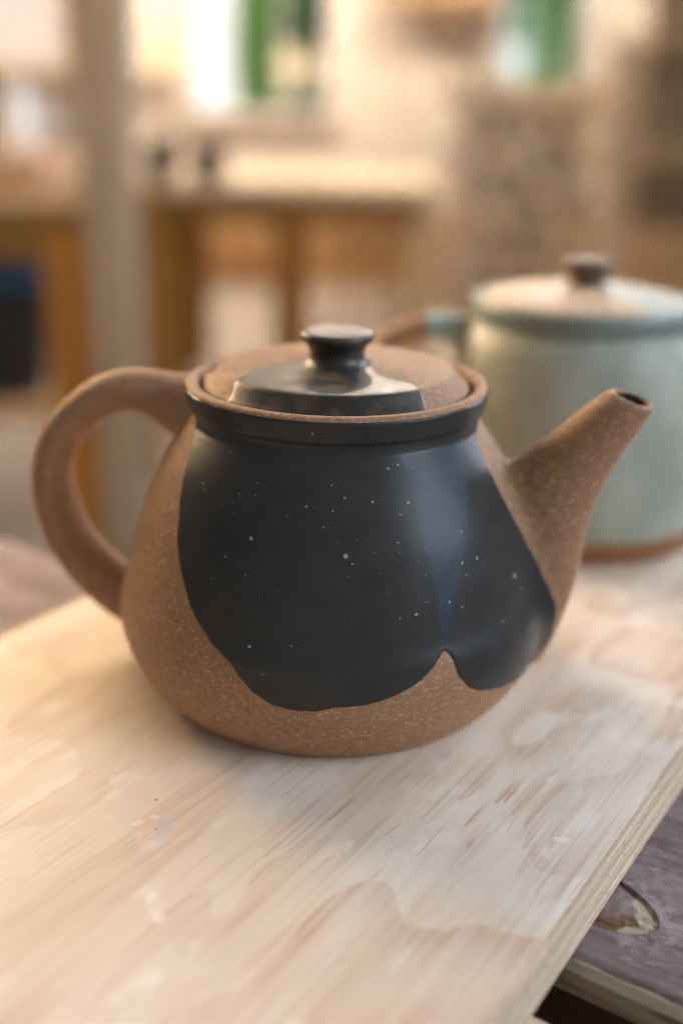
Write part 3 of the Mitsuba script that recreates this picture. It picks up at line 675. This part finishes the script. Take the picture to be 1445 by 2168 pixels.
# spout: the surface of the joined solid around the spout (surface nets), its bore and its glazed inside
ex, ez = EX, EZ
def in_plane(c, e):
    return np.array([x * e + z * ez for x, z in c])

def nets(F, ax):
    """Surface of F = 0 on a grid with axes ax, as a mesh facing towards F > 0."""
    nx, ny, nz = F.shape
    S = F < 0
    cells = np.zeros((nx - 1, ny - 1, nz - 1)); acc = np.zeros(cells.shape + (3,)); 
    G = np.stack(np.meshgrid(*ax, indexing='ij'), -1)
    sl = lambda o: tuple(slice(k, k + n - 1) for k, n in zip(o, F.shape))
    C = [(0, 0, 0), (1, 0, 0), (0, 1, 0), (1, 1, 0), (0, 0, 1), (1, 0, 1), (0, 1, 1), (1, 1, 1)]
    for p in C:
        for d in range(3):
            if p[d] == 0:
                q = list(p); q[d] = 1
                f0, f1 = F[sl(p)], F[sl(q)]
                on = (f0 < 0) != (f1 < 0)
                t = np.where(on, f0 / np.where(on, f0 - f1, 1), 0)[..., None]
                acc += np.where(on[..., None], G[sl(p)] * (1 - t) + G[sl(q)] * t, 0)
                cells += on
    on = cells > 0
    idx = -np.ones(cells.shape, int); idx[on] = np.arange(on.sum())
    V = acc[on] / cells[on][:, None]
    quads = []
    for d in range(3):
        u, v = (d + 1) % 3, (d + 2) % 3
        a = [slice(None)] * 3; b = [slice(None)] * 3
        a[d], b[d] = slice(0, -1), slice(1, None)
        ch = S[tuple(a)] != S[tuple(b)]
        inside = S[tuple(a)]
        I = np.argwhere(ch)
        I = I[(I[:, u] > 0) & (I[:, v] > 0) & (I[:, u] < F.shape[u] - 1) & (I[:, v] < F.shape[v] - 1)]
        def at(du, dv):
            J = I.copy(); J[:, u] -= du; J[:, v] -= dv
            return idx[tuple(J.T)]
        q = np.stack([at(1, 1), at(0, 1), at(0, 0), at(1, 0)], -1)
        fl = ~inside[tuple(I.T)]
        q[fl] = q[fl][:, ::-1]
        quads.append(q)
    q = np.vstack(quads)
    return trimesh.Trimesh(V, np.vstack([q[:, [0, 1, 2]], q[:, [0, 2, 3]]]), process=False)
h = 0.0007
ga, gb, gz = np.arange(0.030, 0.112, h), np.arange(-0.034, 0.034, h), np.arange(0.006, 0.1200, h)
A3, B3, Z3 = np.meshgrid(ga, gb, gz, indexing='ij')
X3, Y3 = A3 * EX[0] + B3 * EY[0], A3 * EX[1] + B3 * EY[1]
F3 = f_pot(X3, Y3, Z3, 0.00022)
cutp = (A3 - TIP[0]) * CUT[0] + (Z3 - TIP[1]) * CUT[1]
F3 = -smin(-F3, -cutp, 0.0030)                                   # the tip is cut nearly level
bore_f = np.sqrt((A3 - TIP[0] + 0.55 * (TIP[1] - Z3)) ** 2 * 0.75 + B3 ** 2) - 0.0056
F3 = -smin(-F3, np.maximum(bore_f, -(cutp + 0.010)), 0.0010)
F3 += 0.00012 * (meshkit.fbm(np.stack([X3 * 220, Y3 * 220, Z3 * 220], -1), 3) - 0.5)
m = nets(F3, (ga, gb, gz))
cc = m.triangles_center
rho = np.hypot(cc[:, 0], cc[:, 1])
V = m.vertices
m = trimesh.Trimesh(V[:, :1] * EX + V[:, 1:2] * EY + V[:, 2:] * EZ, m.faces, process=False)
keep = rho > _sz(np.clip(cc[:, 2], 0, 0.1122)) - 0.0012
m.update_faces(keep); m.remove_unreferenced_vertices()
put('teapot__spout', m, 'clay', True)
tp = TIP[0] * EX + TIP[1] * EZ
ring = np.linspace(0, 2 * np.pi, 49)[:-1]
ctv = EX * CUT[1] - EZ * CUT[0]
axv = (EX * 0.55 + EZ); axv /= np.linalg.norm(axv)
bore = np.stack([tp - axv * d + r * (np.cos(ring)[:, None] * ctv * 1.08 + np.sin(ring)[:, None] * EY) for d, r in ((0.0006, 0.0060), (0.0010, 0.0057), (0.0018, 0.0054), (0.004, 0.0051), (0.0085, 0.0049), (0.0095, 0.0045), (0.0096, 0.0001))])
put('teapot__spout__bore', grid_mesh(bore, True), 'glaze', True)
labels['teapot__spout'] = {'label': 'bare speckled clay spout'}
labels['teapot__spout__bore'] = {'label': 'dark glazed opening of the spout'}

# handle: a loop in the same plane on the other side
hx = -EX
side = np.cross(EZ, EX)
hc = in_plane([(0.0440, 0.0975), (0.0540, 0.0985), (0.0625, 0.1008), (0.0710, 0.1027), (0.0835, 0.1010), (0.0945, 0.0940), (0.1040, 0.0830), (0.1087, 0.0685), (0.1072, 0.0530), (0.1020, 0.0400), (0.0930, 0.0295), (0.0820, 0.0215), (0.0700, 0.0170), (0.0600, 0.0160)], hx)
hR = [0.0150, 0.0122, 0.0094, 0.0080, 0.0074, 0.0072, 0.0075, 0.0079, 0.0084, 0.0090, 0.0096, 0.0102, 0.0115, 0.0130]
hW = [0.0160, 0.0128, 0.0100, 0.0088, 0.0083, 0.0083, 0.0085, 0.0088, 0.0092, 0.0097, 0.0102, 0.0108, 0.0120, 0.0135]
put('teapot__handle', grid_mesh(tube(hc, hR, side, 48, hW, 140), True), 'clay', True)
scene['teapot__handle']['face_normals'] = False
labels['teapot__handle'] = {'label': 'brown clay loop handle'}

# lid
LID = fine([(0.0, 0.1060), (0.0440, 0.1060), (0.0455, 0.1075), (0.0457, 0.1102), (0.0452, 0.1114), (0.0440, 0.1120), (0.0412, 0.1150), (0.0402, 0.1162), (0.0385, 0.1166), (0.0300, 0.1170), (0.0180, 0.1174), (0.0100, 0.1176), (0.0, 0.1176)], 0.0006)
put('teapot__lid', lathe(LID, 256), 'clay', True)
labels['teapot__lid'] = {'label': 'bare clay lid with a black glazed patch round its knob'}
lr, lz = LID[:, 0], LID[:, 1]
i0 = int(np.argmin(np.abs(lz - 0.1105) + (lr < 0.044) * 1))
top = LID[i0:]
LPOLY = [(-0.0385, -0.0315), (-0.0351, -0.0296), (-0.0332, -0.0275), (-0.0307, -0.0159), (-0.0270, -0.0070), (-0.0225, -0.0034), (-0.0150, 0.0010), (-0.0125, 0.0090), (-0.0050, 0.0150), (0.0070, 0.0140), (0.0125, 0.0060), (0.0118, -0.0110), (0.0183, -0.0195), (0.0245, -0.0238), (0.0280, -0.0305), (0.0284, -0.0340), (0.0300, -0.0400), (0.0200, -0.0480), (-0.0050, -0.0480), (-0.0300, -0.0430)]
a = np.linspace(0, 2 * np.pi, 361)[:-1]
nrm = np.gradient(top, axis=0); nrm = np.stack([nrm[:, 1], -nrm[:, 0]], -1); nrm /= np.linalg.norm(nrm, axis=1, keepdims=True) + 1e-12
XY = np.stack([top[:, :1] * np.cos(a), top[:, :1] * np.sin(a)], -1)
pg = shapely.Polygon(LPOLY).buffer(0.0015).buffer(-0.003).buffer(0.0015)
pts = shapely.points(XY.reshape(-1, 2))
sd = (shapely.distance(pg.exterior, pts) * np.where(shapely.contains(pg, pts), 1, -1)).reshape(XY.shape[:2])
sd = sd + 0.0022 * (meshkit.fbm(np.concatenate([XY * 170, XY[..., :1] * 0 + 2], -1), 3) - 0.5)
h = np.where(sd > 0, 0.00003 + 0.00017 * (1 - np.exp(-np.clip(sd, 0, None) / 0.0007)), 0.00005 + np.clip(sd * 1.2, -0.0008, 0))
Rl, Zl = top[:, :1] + nrm[:, :1] * h, top[:, 1:] + nrm[:, 1:] * h
m = grid_mesh(np.stack([Rl * np.cos(a), Rl * np.sin(a), Zl], -1), True)
m.update_faces((sd.ravel()[m.faces] > -0.0008).any(1)); m.remove_unreferenced_vertices()
put('teapot__lid__glaze', m, 'glaze_lid', True)
labels['teapot__lid__glaze'] = {'label': 'black glazed patch across the front of the lid'}
KNOB = fine([(0.0125, 0.1172), (0.0112, 0.1180), (0.0098, 0.1192), (0.0093, 0.1215), (0.0100, 0.1238), (0.0118, 0.1258), (0.0127, 0.1270), (0.0127, 0.1280), (0.0121, 0.1288), (0.0105, 0.1291), (0.0060, 0.1288), (0.0, 0.1287)], 0.0004)
put('teapot__lid__knob', lathe(KNOB, 96), 'glaze_lid', True)
labels['teapot__lid__knob'] = {'label': 'black glazed spool shaped knob'}

# ---------------------------------------------------------------- green teapot behind
C2 = np.array([0.1190, 0.1690, 0.0])
def green_color(p, n, uv):
    a = fbm(p.x * 40, p.y * 40, p.z * 25, 4)
    c = mix((0.36, 0.385, 0.325), (0.265, 0.30, 0.25), smoothstep(0.3, 0.7, a))
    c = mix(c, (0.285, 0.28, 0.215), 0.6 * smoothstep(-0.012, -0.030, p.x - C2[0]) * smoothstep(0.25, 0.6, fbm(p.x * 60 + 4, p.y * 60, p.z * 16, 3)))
    return mix(c, (0.16, 0.13, 0.09), 0.6 * smoothstep(0.80, 0.9, noise(p.x * 500, p.y * 500, p.z * 500)))
bsdf('green_glaze', bump(prin(mikit.proc(green_color), 0.44, 0.3), glaze_bump))
bsdf('green_dark', prin((0.16, 0.21, 0.195), 0.3, 0.5))
def lid2_color(p, n, uv):
    d = (p.x - C2[0]) * 0.94 + (p.y - C2[1]) * 0.35 + 0.006 * (fbm(p.x * 120, p.y * 120, 1.0, 3) - 0.5)
    return mix((0.44, 0.34, 0.245), (0.42, 0.43, 0.385), smoothstep(0.000, 0.002, d))
bsdf('lid2_clay', prin(mikit.proc(lid2_color), 0.55, 0.3))
bsdf('foot_clay', prin((0.24, 0.115, 0.055), 0.7, 0.2))
bsdf('knob2', prin((0.105, 0.068, 0.048), 0.5, 0.35))
bsdf('teal_glaze', prin((0.30, 0.40, 0.37), 0.25, 0.5))
def lathe2(prof, n):
    prof = np.asarray(prof) * [0.975, 1.03]
    return lathe(prof, n, C2)
put('teapot_001__foot', lathe2(fine([(0.0, 0.0004), (0.0670, 0.0004), (0.0690, 0.001), (0.0712, 0.005), (0.0722, 0.0118), (0.0705, 0.0135), (0.06, 0.015), (0.0, 0.015)]), 128), 'foot_clay', 40)
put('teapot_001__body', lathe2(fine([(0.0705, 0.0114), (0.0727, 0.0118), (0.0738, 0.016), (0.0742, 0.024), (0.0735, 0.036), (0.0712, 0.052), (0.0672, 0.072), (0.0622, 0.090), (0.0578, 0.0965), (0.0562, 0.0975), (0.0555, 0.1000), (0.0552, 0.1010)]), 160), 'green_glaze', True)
put('teapot_001__collar', lathe2(fine([(0.0545, 0.1005), (0.0560, 0.1010), (0.0566, 0.1022), (0.0566, 0.1085), (0.0560, 0.1098), (0.0545, 0.1100), (0.0525, 0.1095), (0.0515, 0.108), (0.050, 0.104), (0.050, 0.098)]), 128), 'green_dark', True)
put('teapot_001__lid', lathe2(fine([(0.0, 0.105), (0.0495, 0.105), (0.0508, 0.1085), (0.0500, 0.1105), (0.0470, 0.1116), (0.0360, 0.1137), (0.0200, 0.1152), (0.0085, 0.1160), (0.0, 0.1160)]), 128), 'lid2_clay', True)
put('teapot_001__lid__knob', lathe2(fine([(0.0095, 0.1155), (0.0090, 0.117), (0.0088, 0.1195), (0.0110, 0.1237), (0.0128, 0.1255), (0.0126, 0.1275), (0.0100, 0.1285), (0.0, 0.1285)]), 64), 'knob2', True)
h2 = C2 + np.array([(-0.048, 0, 0.0935), (-0.060, 0, 0.0955), (-0.070, 0, 0.0975), (-0.082, 0, 0.0965), (-0.096, 0, 0.089), (-0.105, 0, 0.074), (-0.103, 0, 0.056), (-0.092, 0, 0.041), (-0.078, 0, 0.033), (-0.066, 0, 0.032)])
P = tube(h2, [0.0095, 0.0078, 0.0066, 0.006, 0.006, 0.006, 0.0065, 0.007, 0.008, 0.009], (0, 1, 0), 32, [0.0100, 0.0085, 0.0078, 0.0075, 0.0075, 0.0075, 0.0075, 0.008, 0.0085, 0.009], 90)
put('teapot_001__handle', grid_mesh(P, True), 'clay', True)
put('teapot_001__handle__glaze', grid_mesh(P[8:20] + 0.06 * (P[8:20] - P[8:20].mean(1, keepdims=True)), True), 'teal_glaze', True)
tag('teapot_001', 'pale green glazed teapot with brown knob standing behind the dark one', 'teapot')
labels['teapot_001__lid'] = {'label': 'lid half bare tan and half pale grey green'}
labels['teapot_001__handle__glaze'] = {'label': 'pale teal glaze on the root of the handle'}
